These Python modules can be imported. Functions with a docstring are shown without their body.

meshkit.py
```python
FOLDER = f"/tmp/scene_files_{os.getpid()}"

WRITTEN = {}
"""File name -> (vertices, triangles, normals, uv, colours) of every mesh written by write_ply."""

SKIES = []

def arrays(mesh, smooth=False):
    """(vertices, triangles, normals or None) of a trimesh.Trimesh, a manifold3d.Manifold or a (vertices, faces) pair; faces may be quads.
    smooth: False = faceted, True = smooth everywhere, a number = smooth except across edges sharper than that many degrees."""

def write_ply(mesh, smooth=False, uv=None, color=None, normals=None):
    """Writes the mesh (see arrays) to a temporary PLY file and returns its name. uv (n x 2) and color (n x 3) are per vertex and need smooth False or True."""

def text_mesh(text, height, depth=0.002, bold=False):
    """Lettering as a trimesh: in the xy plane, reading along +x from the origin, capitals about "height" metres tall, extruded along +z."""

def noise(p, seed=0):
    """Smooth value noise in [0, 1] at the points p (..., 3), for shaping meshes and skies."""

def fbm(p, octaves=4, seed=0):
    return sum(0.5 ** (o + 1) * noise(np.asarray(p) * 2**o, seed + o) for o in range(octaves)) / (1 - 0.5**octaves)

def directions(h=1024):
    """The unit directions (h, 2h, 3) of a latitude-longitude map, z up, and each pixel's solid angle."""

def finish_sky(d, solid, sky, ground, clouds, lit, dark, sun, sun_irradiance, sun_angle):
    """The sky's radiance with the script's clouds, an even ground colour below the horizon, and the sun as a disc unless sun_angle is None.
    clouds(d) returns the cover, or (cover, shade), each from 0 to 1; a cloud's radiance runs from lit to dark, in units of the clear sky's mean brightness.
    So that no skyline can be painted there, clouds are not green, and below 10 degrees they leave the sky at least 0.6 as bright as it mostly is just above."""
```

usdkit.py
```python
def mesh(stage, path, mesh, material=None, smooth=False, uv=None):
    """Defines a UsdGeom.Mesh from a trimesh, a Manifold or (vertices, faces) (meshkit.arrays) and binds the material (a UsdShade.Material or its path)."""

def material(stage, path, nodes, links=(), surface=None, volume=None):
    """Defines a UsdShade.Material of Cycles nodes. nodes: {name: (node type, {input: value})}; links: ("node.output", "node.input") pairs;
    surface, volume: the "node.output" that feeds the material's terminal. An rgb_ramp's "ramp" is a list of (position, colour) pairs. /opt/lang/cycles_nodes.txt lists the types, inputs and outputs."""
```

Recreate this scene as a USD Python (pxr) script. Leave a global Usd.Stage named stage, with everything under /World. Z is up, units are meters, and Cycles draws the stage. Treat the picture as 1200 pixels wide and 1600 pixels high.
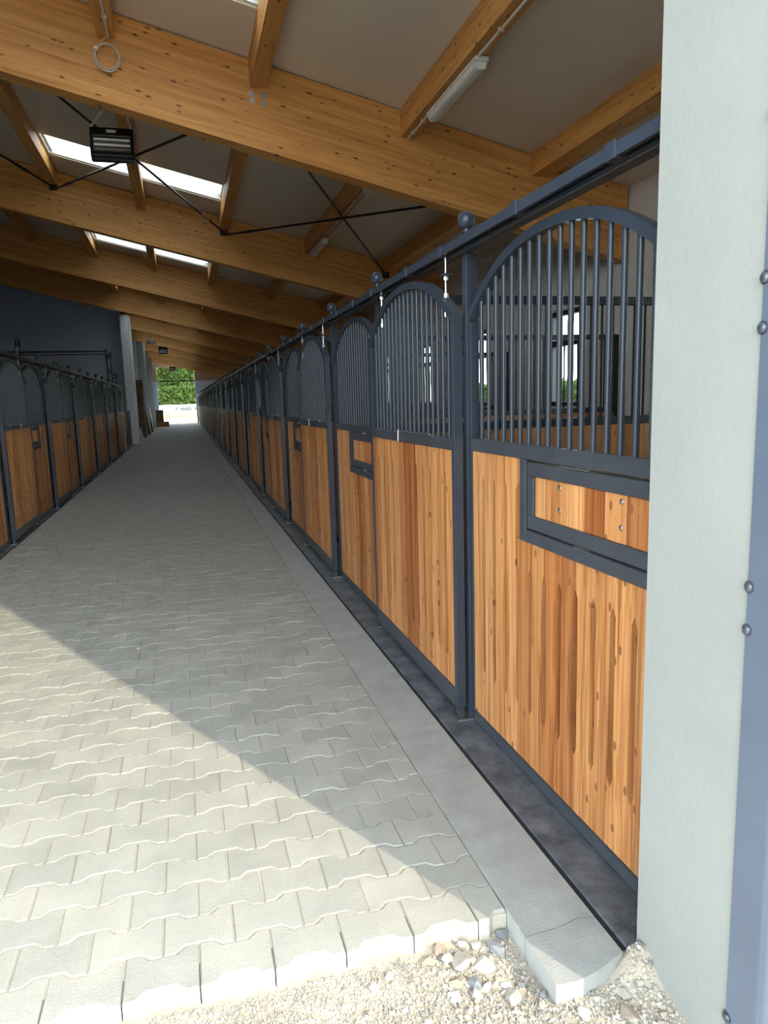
import math, random
import numpy as np, trimesh, usdkit, meshkit
from pxr import Usd, UsdGeom, UsdLux, UsdShade, Gf, Sdf, Vt

random.seed(7); rng = np.random.default_rng(7)
stage = Usd.Stage.CreateInMemory()
UsdGeom.SetStageUpAxis(stage, 'Z'); UsdGeom.SetStageMetersPerUnit(stage, 1.0)
W = UsdGeom.Xform.Define(stage, '/World')
stage.SetDefaultPrim(W.GetPrim())

# ------------------------------------------------------------------ camera (fitted), 1200 x 1600
CAM_H, FPX = 1.5372, 1123.28
PITCH, YAW, ROLL = math.radians(8.9995), math.radians(15.2717), math.radians(-1.6732)
fwd = np.array([math.sin(YAW)*math.cos(PITCH), math.cos(YAW)*math.cos(PITCH), -math.sin(PITCH)])
rgt = np.array([math.cos(YAW), -math.sin(YAW), 0.0]); upv = np.cross(rgt, fwd)
r2 = rgt*math.cos(ROLL) + upv*math.sin(ROLL); u2 = -rgt*math.sin(ROLL) + upv*math.cos(ROLL)
cam = UsdGeom.Camera.Define(stage, '/World/camera')
cam.CreateHorizontalApertureAttr(36.0); cam.CreateVerticalApertureAttr(48.0)
cam.CreateFocalLengthAttr(36.0*FPX/1200.0); cam.CreateClippingRangeAttr((0.05, 2000.0))
m = Gf.Matrix4d(*[float(x) for row in ((*r2, 0), (*u2, 0), (*(-fwd), 0), (0, 0, CAM_H, 1)) for x in row])
UsdGeom.Xformable(cam).AddTransformOp().Set(m)
cam.CreateExposureAttr(1.57)

# ------------------------------------------------------------------ sky and sun
SUN_EL = math.radians(35.0)
sun_dir = np.array([0.461*math.cos(SUN_EL), -0.887*math.cos(SUN_EL), math.sin(SUN_EL)]); sun_dir /= np.linalg.norm(sun_dir)
usdkit.material(stage, '/World/Looks/sky', {
    's': ('sky_texture', {'sky_type': 'multiple_scattering', 'sun_disc': False, 'sun_elevation': SUN_EL,
                          'sun_rotation': math.atan2(sun_dir[0], sun_dir[1]), 'air_density': 1.0, 'aerosol_density': 0.7, 'ozone_density': 1.0}),
    'h': ('hsv', {'saturation': 0.30}), 'w': ('mix', {'mix_type': 'multiply', 'fac': 1.0, 'color2': (0.985, 1.0, 0.955)}),
    'b': ('background_shader', {'strength': 0.17})}, [('s.color', 'h.color'), ('h.color', 'w.color1'), ('w.color', 'b.color')], surface='b.background')
dome = UsdLux.DomeLight.Define(stage, '/World/sky_dome')
dome.CreateIntensityAttr(1.0)
UsdShade.MaterialBindingAPI.Apply(dome.GetPrim()).Bind(UsdShade.Material.Get(stage, '/World/Looks/sky'))
sun = UsdLux.DistantLight.Define(stage, '/World/sun')
sun.CreateIntensityAttr(0.33); sun.CreateNormalizeAttr(True); sun.CreateAngleAttr(0.6); sun.CreateColorAttr(Gf.Vec3f(1.0, 0.86, 0.64))
zq = sun_dir; xq = np.cross([0, 0, 1.0], zq); xq /= np.linalg.norm(xq); yq = np.cross(zq, xq)
UsdGeom.Xformable(sun).AddTransformOp().Set(Gf.Matrix4d(*[float(v) for row in ((*xq, 0), (*yq, 0), (*zq, 0), (0, 0, 30, 1)) for v in row]))

# ------------------------------------------------------------------ measures
R, L = 1.238, -2.0                 # planes of the right and left stall fronts
P, D = 2.9733, 1.51                # stall period, door bay
YA, YL = 3.071, 8.92               # first door post right, left
Y1, PER = 7.415, 5.94              # first beam in view, spacing
SL, Z0, BH = 0.2327, 4.142, 0.795  # roof slope, soffit at x = 0, beam depth
XW, XLW, YEND = 4.97, -9.0, 60.0   # right wall, left wall, far wall
FY0, FY1 = 1.21, 1.555             # front wall faces
NR, NL = 19, 6                     # stalls right, left
roof = lambda x: Z0 + BH - SL*x

# ------------------------------------------------------------------ helpers
used = {}
def numbered(name, parent='/World'):
    k = used.get((parent, name), -1) + 1; used[(parent, name)] = k
    return name if k == 0 else f'{name}_{k:03d}'
def path_of(p): return str(p.GetPath()) if p is not None else '/World'
def tag(o, label=None, cat=None, group=None, kind=None):
    p = o if isinstance(o, Usd.Prim) else o.GetPrim()
    for key, v in (('label', label), ('category', cat), ('group', group), ('kind', kind)):
        if v: p.SetCustomDataByKey(key, v)
    return p
def thing(name, label=None, cat=None, loc=(0, 0, 0), group=None, kind=None):
    x = UsdGeom.Xform.Define(stage, '/World/' + numbered(name))
    x.AddTranslateOp().Set(Gf.Vec3d(*map(float, loc)))
    return tag(x, label, cat, group, kind)
def sub(name, parent):
    pp = path_of(parent)
    return UsdGeom.Xform.Define(stage, pp + '/' + numbered(name, pp)).GetPrim()
def obj(name, mesh, mat, parent=None, smooth=False, label=None, kind=None):
    pp = path_of(parent)
    if isinstance(mesh, MB): mesh = mesh.get()
    return tag(usdkit.mesh(stage, pp + '/' + numbered(name, pp), mesh, MAT[mat], smooth=smooth), label=label, kind=kind)
def dup(first, loc, label, group=None):
    base = first.GetName()
    import re
    r = thing(re.sub(r'_\d{3}$', '', base), label, first.GetCustomDataByKey('category'), loc, group)
    r.GetReferences().AddInternalReference(first.GetPath()); r.SetInstanceable(True)
    return r

BOXF = np.array([[0,2,1],[0,3,2],[4,5,6],[4,6,7],[0,1,5],[0,5,4],[1,2,6],[1,6,5],[2,3,7],[2,7,6],[3,0,4],[3,4,7]])
def chamfer_box(x0, x1, y0, y1, z0, z1, b):
    pts = []
    for sx, X in ((1, x0), (-1, x1)):
        for sy, Y in ((1, y0), (-1, y1)):
            for sz, Z in ((1, z0), (-1, z1)):
                pts += [(X+sx*b, Y+sy*b, Z), (X+sx*b, Y, Z+sz*b), (X, Y+sy*b, Z+sz*b)]
    h = trimesh.convex.convex_hull(np.array(pts)); return np.array(h.vertices), np.array(h.faces)
class MB:
    def __init__(s): s.v, s.f, s.n = [], [], 0
    def add(s, v, f):
        v = np.asarray(v, float); f = np.asarray(f, int)
        if f.shape[1] == 4: f = np.vstack([f[:, [0, 1, 2]], f[:, [0, 2, 3]]])
        s.v.append(v); s.f.append(f + s.n); s.n += len(v); return s
    def mesh(s, t): return s.add(t.vertices, t.faces)
    def box(s, x0, x1, y0, y1, z0, z1, b=0):
        if x1 < x0: x0, x1 = x1, x0
        if b: return s.add(*chamfer_box(x0, x1, y0, y1, z0, z1, b))
        return s.add([(x0,y0,z0),(x1,y0,z0),(x1,y1,z0),(x0,y1,z0),(x0,y0,z1),(x1,y0,z1),(x1,y1,z1),(x0,y1,z1)], BOXF)
    def rod(s, a, b, r, n=10, r1=None):
        a, b = np.asarray(a, float), np.asarray(b, float); d = b-a; d /= np.linalg.norm(d)
        e = np.cross(d, [0, 0, 1.0] if abs(d[2]) < .9 else [1.0, 0, 0]); e /= np.linalg.norm(e); g = np.cross(d, e)
        t = np.arange(n)*2*np.pi/n; c = np.outer(np.cos(t), e) + np.outer(np.sin(t), g)
        v = np.vstack([a + r*c, b + (r if r1 is None else r1)*c, [a], [b]]); i = np.arange(n); j = (i+1) % n
        return s.add(v, np.vstack([np.c_[i, j, j+n], np.c_[i, j+n, i+n], np.c_[j, i, np.full(n, 2*n)], np.c_[i+n, j+n, np.full(n, 2*n+1)]]))
    def prism(s, poly, axis, a, b):
        """closed polygon (n x 2) extruded along an axis; the polygon's two coordinates are the other axes in order"""
        from shapely.geometry import Polygon
        t = trimesh.creation.extrude_polygon(Polygon(poly), b-a, engine='earcut'); v = np.array(t.vertices); f = np.array(t.faces)
        p, q, h = v[:, 0], v[:, 1], v[:, 2] + a
        if axis == 'x': w = np.c_[h, p, q]
        elif axis == 'y': w = np.c_[p, h, q]; f = f[:, ::-1]
        else: w = np.c_[p, q, h]
        return s.add(w, f)
    def tube(s, pts, r, n=8, closed=False):
        pts = np.asarray(pts, float); t = np.gradient(pts, axis=0)
        if closed: t = np.roll(pts, -1, 0) - np.roll(pts, 1, 0)
        t /= np.linalg.norm(t, axis=1, keepdims=True); ref = np.array([0.13, 0.27, 0.95])
        a = np.cross(t, ref); a /= np.linalg.norm(a, axis=1, keepdims=True); b = np.cross(t, a)
        th = np.arange(n)*2*np.pi/n
        v = (pts[:, None] + r*(np.cos(th)[None, :, None]*a[:, None] + np.sin(th)[None, :, None]*b[:, None])).reshape(-1, 3)
        m_ = len(pts); f = []
        for k in range(m_ if closed else m_-1):
            k2 = (k+1) % m_
            for i in range(n):
                j = (i+1) % n; f.append((k*n+i, k*n+j, k2*n+j, k2*n+i))
        return s.add(v, np.array(f))
    def get(s):
        return trimesh.Trimesh(np.vstack(s.v), np.vstack(s.f), process=False)
    def mirror(s, side):
        if side < 0:
            for v in s.v: v[:, 0] *= -1
            s.f = [f[:, ::-1] for f in s.f]
        return s
def ordinal(k):
    o = ['first','second','third','fourth','fifth','sixth','seventh','eighth','ninth','tenth','eleventh','twelfth','thirteenth','fourteenth','fifteenth','sixteenth','seventeenth','eighteenth','nineteenth']
    if k < 19: return o[k]
    q = k+1; tens = {2: 'twent', 3: 'thirt', 4: 'fort'}[q//10]
    return tens + 'ieth' if q % 10 == 0 else tens + 'y-' + o[q % 10 - 1]

# ------------------------------------------------------------------ materials
MAT = {}
def mat(name, nodes, links, surface='p.BSDF'):
    MAT[name] = usdkit.material(stage, '/World/Looks/' + name, nodes, links, surface=surface)
def plain(name, color, rough=0.5, metallic=0.0, var=0.12, scale=6.0, bump=0.0, bscale=60.0, spec=0.5):
    c = np.array(color)
    nodes = {'g': ('geometry', {}), 'n': ('noise_texture', {'scale': scale, 'detail': 5.0, 'roughness': 0.6}),
             'r': ('rgb_ramp', {'ramp': [(0.25, tuple(c*(1-var))), (0.75, tuple(np.minimum(c*(1+var), 1)))]}),
             'p': ('principled_bsdf', {'roughness': rough, 'metallic': metallic, 'specular_ior_level': spec})}
    links = [('g.position', 'n.vector'), ('n.fac', 'r.fac'), ('r.color', 'p.base_color')]
    if bump:
        nodes |= {'n2': ('noise_texture', {'scale': bscale, 'detail': 4.0}), 'b': ('bump', {'strength': bump, 'distance': 0.004})}
        links += [('g.position', 'n2.vector'), ('n2.fac', 'b.height'), ('b.normal', 'p.normal')]
    mat(name, nodes, links)
plain('steel', (0.024, 0.032, 0.045), 0.27, var=0.12, scale=5, bump=0.08, bscale=35)
plain('steel_frame', (0.033, 0.038, 0.046), 0.38, var=0.2, scale=9, bump=0.10, bscale=35)
plain('jamb_paint', (0.085, 0.108, 0.145), 0.33, var=0.1, scale=5)
plain('black_steel', (0.012, 0.013, 0.016), 0.4)
plain('zinc', (0.45, 0.46, 0.46), 0.35, metallic=1.0)
plain('plaster', (0.274, 0.291, 0.274), 0.9, var=0.06, scale=2.2, bump=0.25, bscale=55, spec=0.2)
plain('light_plaster', (0.76, 0.79, 0.80), 0.9, var=0.05)
plain('grey_wall', (0.473, 0.540, 0.650), 0.9, var=0.05, scale=2.0, bump=0.2, bscale=40, spec=0.2)
plain('beige_wall', (0.58, 0.55, 0.51), 0.9, var=0.05, scale=2.0, spec=0.2)
plain('roof_panel', (0.700, 0.626, 0.525), 0.55, var=0.05, scale=1.0)
plain('white_plastic', (0.70, 0.70, 0.68), 0.4)
plain('diffuser', (0.62, 0.63, 0.62), 0.3)
plain('quartz', (0.80, 0.80, 0.78), 0.25)
plain('conduit', (0.52, 0.48, 0.42), 0.45)
plain('heater_black', (0.008, 0.009, 0.012), 0.35)
plain('reflector', (0.45, 0.46, 0.5), 0.3, metallic=1.0)
plain('screw_steel', (0.13, 0.15, 0.18), 0.3, metallic=0.8)
plain('dark_rubber', (0.018, 0.019, 0.021), 0.75)
plain('brown_board', (0.16, 0.10, 0.06), 0.75, var=0.3, scale=14)
plain('cladding', (0.34, 0.22, 0.14), 0.75, var=0.15, scale=8)
plain('cardboard', (0.38, 0.22, 0.12), 0.8)
plain('white_bag', (0.55, 0.56, 0.56), 0.7)
plain('trunk', (0.12, 0.09, 0.06), 0.9)
plain('white_facade', (0.75, 0.76, 0.78), 0.8)
plain('dark_pane', (0.10, 0.11, 0.12), 0.2)
plain('dry_grass', (0.36, 0.32, 0.12), 0.95, var=0.35, scale=1.5)
plain('stone_pale', (0.416, 0.395, 0.349), 0.9, var=0.15, scale=30, bump=0.3, bscale=120)
plain('stone_grey', (0.233, 0.249, 0.258), 0.85, var=0.2, scale=30, bump=0.3, bscale=120)
plain('stone_tan', (0.365, 0.299, 0.233), 0.9, var=0.2, scale=30, bump=0.3, bscale=120)
plain('stone_white', (0.515, 0.511, 0.490), 0.85, var=0.06, scale=30, bump=0.2, bscale=120)
plain('grain_tan', (0.464, 0.415, 0.332), 0.9, var=0.3, scale=45)
plain('grain_grey', (0.276, 0.270, 0.248), 0.9, var=0.3, scale=45)
plain('grain_pale', (0.619, 0.586, 0.508), 0.9, var=0.2, scale=45)
plain('ground', (0.464, 0.415, 0.332), 0.95, var=0.18, scale=18, bump=0.8, bscale=150)
plain('bedding', (0.48, 0.445, 0.36), 0.95, var=0.12, scale=60, bump=0.6, bscale=400)
plain('kerb', (0.337, 0.348, 0.331), 0.85, var=0.16, scale=7, bump=0.35, bscale=160)
plain('stall_floor', (0.20, 0.19, 0.18), 0.9)
plain('hedge', (0.05, 0.11, 0.03), 0.8)

# black sill: dark coating with dusty specks
mat('sill', {'g': ('geometry', {}), 'n': ('noise_texture', {'scale': 9.0, 'detail': 6.0, 'roughness': 0.65}), 'n2': ('noise_texture', {'scale': 140.0, 'detail': 3.0}),
             'a': ('rgb_ramp', {'ramp': [(0.35, (0.045, 0.055, 0.068)), (0.70, (0.155, 0.170, 0.185))]}), 'k': ('rgb_ramp', {'ramp': [(0.60, (0, 0, 0)), (0.72, (1, 1, 1))]}),
             'x': ('mix', {'color2': (0.24, 0.24, 0.23)}), 's': ('math', {'math_type': 'multiply', 'value2': 0.55}), 'b': ('bump', {'strength': 0.3, 'distance': 0.004}),
             'p': ('principled_bsdf', {'roughness': 0.62})},
    [('g.position', 'n.vector'), ('g.position', 'n2.vector'), ('n.fac', 'a.fac'), ('n2.fac', 'k.fac'), ('k.color', 's.value1'), ('s.value', 'x.fac'), ('a.color', 'x.color1'),
     ('x.color', 'p.base_color'), ('n2.fac', 'b.height'), ('b.normal', 'p.normal')])

def paver_mat(name, src):
    """grey concrete; tone per paver from src"""
    node, out = src
    nodes = {'g': ('geometry', {}), 'n': ('noise_texture', {'scale': 5.0, 'detail': 5.0}), 'n2': ('noise_texture', {'scale': 170.0, 'detail': 3.0}),
             'w': ('rgb_ramp', {'ramp': [(0.0, (0.348, 0.351, 0.318)), (0.5, (0.378, 0.382, 0.346)), (1.0, (0.408, 0.405, 0.364))]}),
             'r': ('rgb_ramp', {'ramp': [(0.3, (0.86, 0.86, 0.86)), (0.7, (1.06, 1.05, 1.03))]}), 'r2': ('rgb_ramp', {'ramp': [(0.3, (0.90, 0.90, 0.90)), (0.7, (1.05, 1.05, 1.05))]}),
             'x': ('mix', {'mix_type': 'multiply', 'fac': 1.0}), 'x2': ('mix', {'mix_type': 'multiply', 'fac': 1.0}),
             'b': ('bump', {'strength': 0.35, 'distance': 0.003}), 'p': ('principled_bsdf', {'roughness': 0.72, 'specular_ior_level': 0.4})}
    if node == 'oi': nodes['oi'] = ('object_info', {})
    mat(name, nodes, [('g.position', 'n.vector'), ('g.position', 'n2.vector'), (f'{node}.{out}', 'w.fac'), ('n.fac', 'r.fac'), ('n2.fac', 'r2.fac'), ('w.color', 'x.color1'), ('r.color', 'x.color2'),
                      ('x.color', 'x2.color1'), ('r2.color', 'x2.color2'), ('x2.color', 'p.base_color'), ('n2.fac', 'b.height'), ('b.normal', 'p.normal')])
paver_mat('paver', ('oi', 'random')); paver_mat('paver_joined', ('g', 'random_per_island'))

def wood_board(name, light, mid, dark, rough=0.5):
    """larch board, grain upright; every board shifts the grain by its own random number"""
    mat(name, {
        'g': ('geometry', {}), 'oi': ('object_info', {}), 'cx': ('combine_xyz', {}), 'rm': ('math', {'math_type': 'multiply', 'value2': 61.0}),
        'sh': ('vector_math', {'math_type': 'add'}),
        'm1': ('mapping', {'scale': (34.0, 34.0, 1.3)}), 'n1': ('noise_texture', {'scale': 1.0, 'detail': 5.0, 'roughness': 0.6, 'distortion': 0.6}),
        'm2': ('mapping', {'scale': (9.0, 9.0, 0.55)}), 'w': ('wave_texture', {'wave_type': 'rings', 'rings_direction': 'z', 'profile': 'saw', 'scale': 4.2, 'distortion': 4.5, 'detail': 2.5, 'detail_scale': 1.2}),
        'm3': ('mapping', {'scale': (15.0, 15.0, 8.0)}), 'v': ('voronoi_texture', {'scale': 1.0, 'randomness': 1.0}),
        'kn': ('rgb_ramp', {'ramp': [(0.0, (0.75, 0.75, 0.75)), (0.10, (1, 1, 1)), (0.15, (0, 0, 0))]}),
        'r1': ('rgb_ramp', {'ramp': [(0.28, dark), (0.5, mid), (0.74, light)]}), 'r2': ('rgb_ramp', {'ramp': [(0.0, (1.05, 1.05, 1.05)), (0.6, (1, 0.98, 0.95)), (0.9, (0.74, 0.60, 0.48)), (1.0, (0.80, 0.68, 0.58))]}),
        'tone': ('rgb_ramp', {'ramp': [(0.0, (0.74, 0.60, 0.48)), (0.35, (1, 1, 1)), (0.7, (1.0, 0.92, 0.82)), (1.0, (1.20, 1.20, 1.18))]}),
        'x1': ('mix', {'mix_type': 'multiply', 'fac': 0.8}), 'x2': ('mix', {'mix_type': 'multiply', 'fac': 1.0}), 'x3': ('mix', {'color2': (0.20, 0.075, 0.027)}),
        'p': ('principled_bsdf', {'roughness': rough, 'specular_ior_level': 0.35})},
        [('oi.random', 'rm.value1'), ('rm.value', 'cx.x'), ('rm.value', 'cx.z'), ('g.position', 'sh.vector1'), ('cx.vector', 'sh.vector2'),
         ('sh.vector', 'm1.vector'), ('m1.vector', 'n1.vector'), ('sh.vector', 'm2.vector'), ('m2.vector', 'w.vector'), ('sh.vector', 'm3.vector'), ('m3.vector', 'v.vector'),
         ('n1.fac', 'r1.fac'), ('w.fac', 'r2.fac'), ('r1.color', 'x1.color1'), ('r2.color', 'x1.color2'), ('oi.random', 'tone.fac'), ('x1.color', 'x2.color1'), ('tone.color', 'x2.color2'),
         ('v.distance', 'kn.fac'), ('kn.color', 'x3.fac'), ('x2.color', 'x3.color1'), ('x3.color', 'p.base_color')])
wood_board('larch_light', (0.566, 0.309, 0.138), (0.468, 0.231, 0.089), (0.249, 0.099, 0.033))
wood_board('larch_mid', (0.512, 0.261, 0.103), (0.414, 0.188, 0.066), (0.209, 0.078, 0.026))
wood_board('larch_red', (0.441, 0.193, 0.071), (0.343, 0.136, 0.045), (0.170, 0.057, 0.018))
wood_board('larch_groove', (0.247, 0.111, 0.046), (0.190, 0.077, 0.032), (0.124, 0.047, 0.018))
LARCH = ['larch_light', 'larch_mid', 'larch_light', 'larch_red', 'larch_mid', 'larch_light']

def glulam(name, along):
    """glued laminated spruce: laminations with own tones, knots and grain along the member"""
    sc1 = (1.2, 14, 24) if along == 'x' else (14, 1.2, 24)
    sc2 = (5.0, 3, 13) if along == 'x' else (13, 5.0, 13)
    shear = SL if along == 'x' else 0.0
    mat(name, {
        'g': ('geometry', {}), 's': ('separate_xyz', {}), 'mz': ('math', {'math_type': 'multiply_add', 'value2': shear}), 'cv': ('combine_xyz', {}),
        'lam': ('math', {'math_type': 'multiply', 'value2': 1/0.045}), 'fl': ('math', {'math_type': 'floor'}), 'wn': ('white_noise_texture', {'dimensions': '1D'}),
        'off': ('math', {'math_type': 'multiply', 'value2': 37.0}), 'co': ('combine_xyz', {}), 'ad': ('vector_math', {'math_type': 'add'}),
        'm1': ('mapping', {'scale': sc1}), 'n1': ('noise_texture', {'scale': 1.0, 'detail': 5.0, 'roughness': 0.6, 'distortion': 0.4}),
        'm2': ('mapping', {'scale': sc2}), 'v': ('voronoi_texture', {'scale': 1.0, 'randomness': 1.0}),
        'kn': ('rgb_ramp', {'ramp': [(0.0, (1, 1, 1)), (0.09, (0.85, 0.85, 0.85)), (0.17, (0, 0, 0))]}),
        'r1': ('rgb_ramp', {'ramp': [(0.25, (0.420, 0.187, 0.055)), (0.5, (0.602, 0.301, 0.095)), (0.75, (0.694, 0.376, 0.131))]}),
        'tone': ('rgb_ramp', {'ramp': [(0.0, (0.86, 0.82, 0.76)), (1.0, (1.06, 1.05, 1.03))]}),
        'x1': ('mix', {'mix_type': 'multiply', 'fac': 1.0}), 'x2': ('mix', {'color2': (0.10, 0.042, 0.016)}),
        'p': ('principled_bsdf', {'roughness': 0.55, 'specular_ior_level': 0.3})},
        [('g.position', 's.vector'), ('s.x', 'mz.value1'), ('s.z', 'mz.value3'), ('s.x', 'cv.x'), ('s.y', 'cv.y'), ('mz.value', 'cv.z'), ('mz.value', 'lam.value1'), ('lam.value', 'fl.value1'),
         ('fl.value', 'wn.w'), ('wn.value', 'off.value1'), ('off.value', 'co.x'), ('off.value', 'co.y'), ('cv.vector', 'ad.vector1'), ('co.vector', 'ad.vector2'),
         ('ad.vector', 'm1.vector'), ('m1.vector', 'n1.vector'), ('ad.vector', 'm2.vector'), ('m2.vector', 'v.vector'), ('n1.fac', 'r1.fac'), ('wn.value', 'tone.fac'),
         ('r1.color', 'x1.color1'), ('tone.color', 'x1.color2'), ('v.distance', 'kn.fac'), ('kn.color', 'x2.fac'), ('x1.color', 'x2.color1'), ('x2.color', 'p.base_color')])
glulam('glulam_beam', 'x'); glulam('glulam_purlin', 'y')

mat('skylight_pane', {'t': ('translucent_bsdf', {'color': (0.92, 0.97, 0.99)}), 'd': ('diffuse_bsdf', {'color': (0.75, 0.78, 0.80)}), 'm': ('mix_closure', {'fac': 0.08})},
    [('t.BSDF', 'm.closure1'), ('d.BSDF', 'm.closure2')], surface='m.closure')
mat('window_glass', {'f': ('layer_weight', {'blend': 0.5}), 'q': ('math', {'math_type': 'power', 'value2': 4.0}), 'z': ('math', {'math_type': 'multiply_add', 'value2': 0.55, 'value3': 0.03}), 't': ('transparent_bsdf', {'color': (0.93, 0.96, 0.95)}), 'g': ('glossy_bsdf', {'roughness': 0.02, 'color': (1, 1, 1)}), 'm': ('mix_closure', {})},
    [('f.facing', 'q.value1'), ('q.value', 'z.value1'), ('z.value', 'm.fac'), ('t.BSDF', 'm.closure1'), ('g.BSDF', 'm.closure2')], surface='m.closure')
mat('leaf', {'g': ('geometry', {}), 'r': ('rgb_ramp', {'ramp': [(0.0, (0.08, 0.13, 0.035)), (0.6, (0.17, 0.235, 0.07)), (1.0, (0.34, 0.37, 0.14))]}), 'd': ('diffuse_bsdf', {}), 't': ('translucent_bsdf', {}), 'm': ('mix_closure', {'fac': 0.35})},
    [('g.random_per_island', 'r.fac'), ('r.color', 'd.color'), ('r.color', 't.color'), ('d.BSDF', 'm.closure1'), ('t.BSDF', 'm.closure2')], surface='m.closure')

# ------------------------------------------------------------------ floor: bone-shaped pavers in running bond
WID, NAR = 0.0825-0.002, 0.0575-0.002
ST = [-0.1, -0.066, -0.040, 0.040, 0.066, 0.1]; HW = [WID, WID, NAR, NAR, WID, WID]
def paver_mesh(cx, cy, a, b, z=0.0, depth=0.012, tilt=(0, 0), ch=0.004):
    """paver between local x = a and b (full: -0.1 to 0.1)"""
    xs = sorted({a+0.002, b-0.002, *[s for s in ST if a+0.004 < s < b-0.004]}); xs = np.array(xs); w = np.interp(xs, ST, HW); n = len(xs)
    xi = xs.copy(); xi[0] += ch; xi[-1] -= ch
    top = np.vstack([np.c_[xi, -(w-ch)], np.c_[xi, w-ch]]); out = np.vstack([np.c_[xs, -w], np.c_[xs, w]])
    z3 = lambda q, h: np.c_[q[:, 0]+cx, q[:, 1]+cy, h + z + q[:, 0]*tilt[0] + q[:, 1]*tilt[1]]
    v = np.vstack([z3(top, 0), z3(out, -ch), z3(out, -depth)]); f = []
    for i in range(n-1): f.append((i, i+1, n+i+1, n+i))
    ring = list(range(n)) + list(range(2*n-1, n-1, -1)); N = 2*n
    for k in range(N):
        p, q = ring[k], ring[(k+1) % N]
        f.append((p+N, q+N, q, p)); f.append((p+2*N, q+2*N, q+N, p+N))
    return v, np.array(f)
floor = thing('floor', kind='structure')
XR_, XL_ = 0.838, -1.925
YC0, NROW = 1.8605, 162
count, joined = 0, MB()
for row in range(NROW):
    yc = YC0 + 0.14*row; base = 0.739 - 0.1 if row % 2 == 0 else 0.839 - 0.1
    k0 = 1 if row % 2 == 0 else 0
    cells = []
    for k in range(-1, 15):
        cx = base - 0.2*k
        a, b = max(-0.1, XL_-cx), min(0.1, XR_-cx)
        if b - a > 0.03: cells.append((cx, a, b))
    for cx, a, b in cells:
        dz, tl = float(rng.normal(0, 0.0011)), rng.normal(0, 0.006, 2)
        far = row > 60
        v, f = paver_mesh(cx, yc, a, b, 0 if far else dz, 0.075 if row == 0 else 0.012, (0, 0) if far else tl)
        inview = cx > -0.62 - 0.42*(yc-1.86)
        if count < 300 and row < 32 and inview:
            obj('paver', MB().add(v, f), 'paver', floor); count += 1
        else: joined.add(v, f)
obj('paver_rows', joined, 'paver_joined', floor, kind='stuff', label='the many farther grey bone-shaped pavers')
YP = YC0 + 0.14*NROW - 0.07
b_ = MB().box(XL_, XR_, 1.87, YP, -0.02, -0.0055).box(XL_, XR_, 1.80, 1.87, -0.09, -0.012)
obj('joint_sand', b_, 'bedding', floor)
obj('far_paving', MB().box(XL_, XR_, YP, YEND+0.4, -0.02, 0.0), 'paver_joined', floor)
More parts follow.
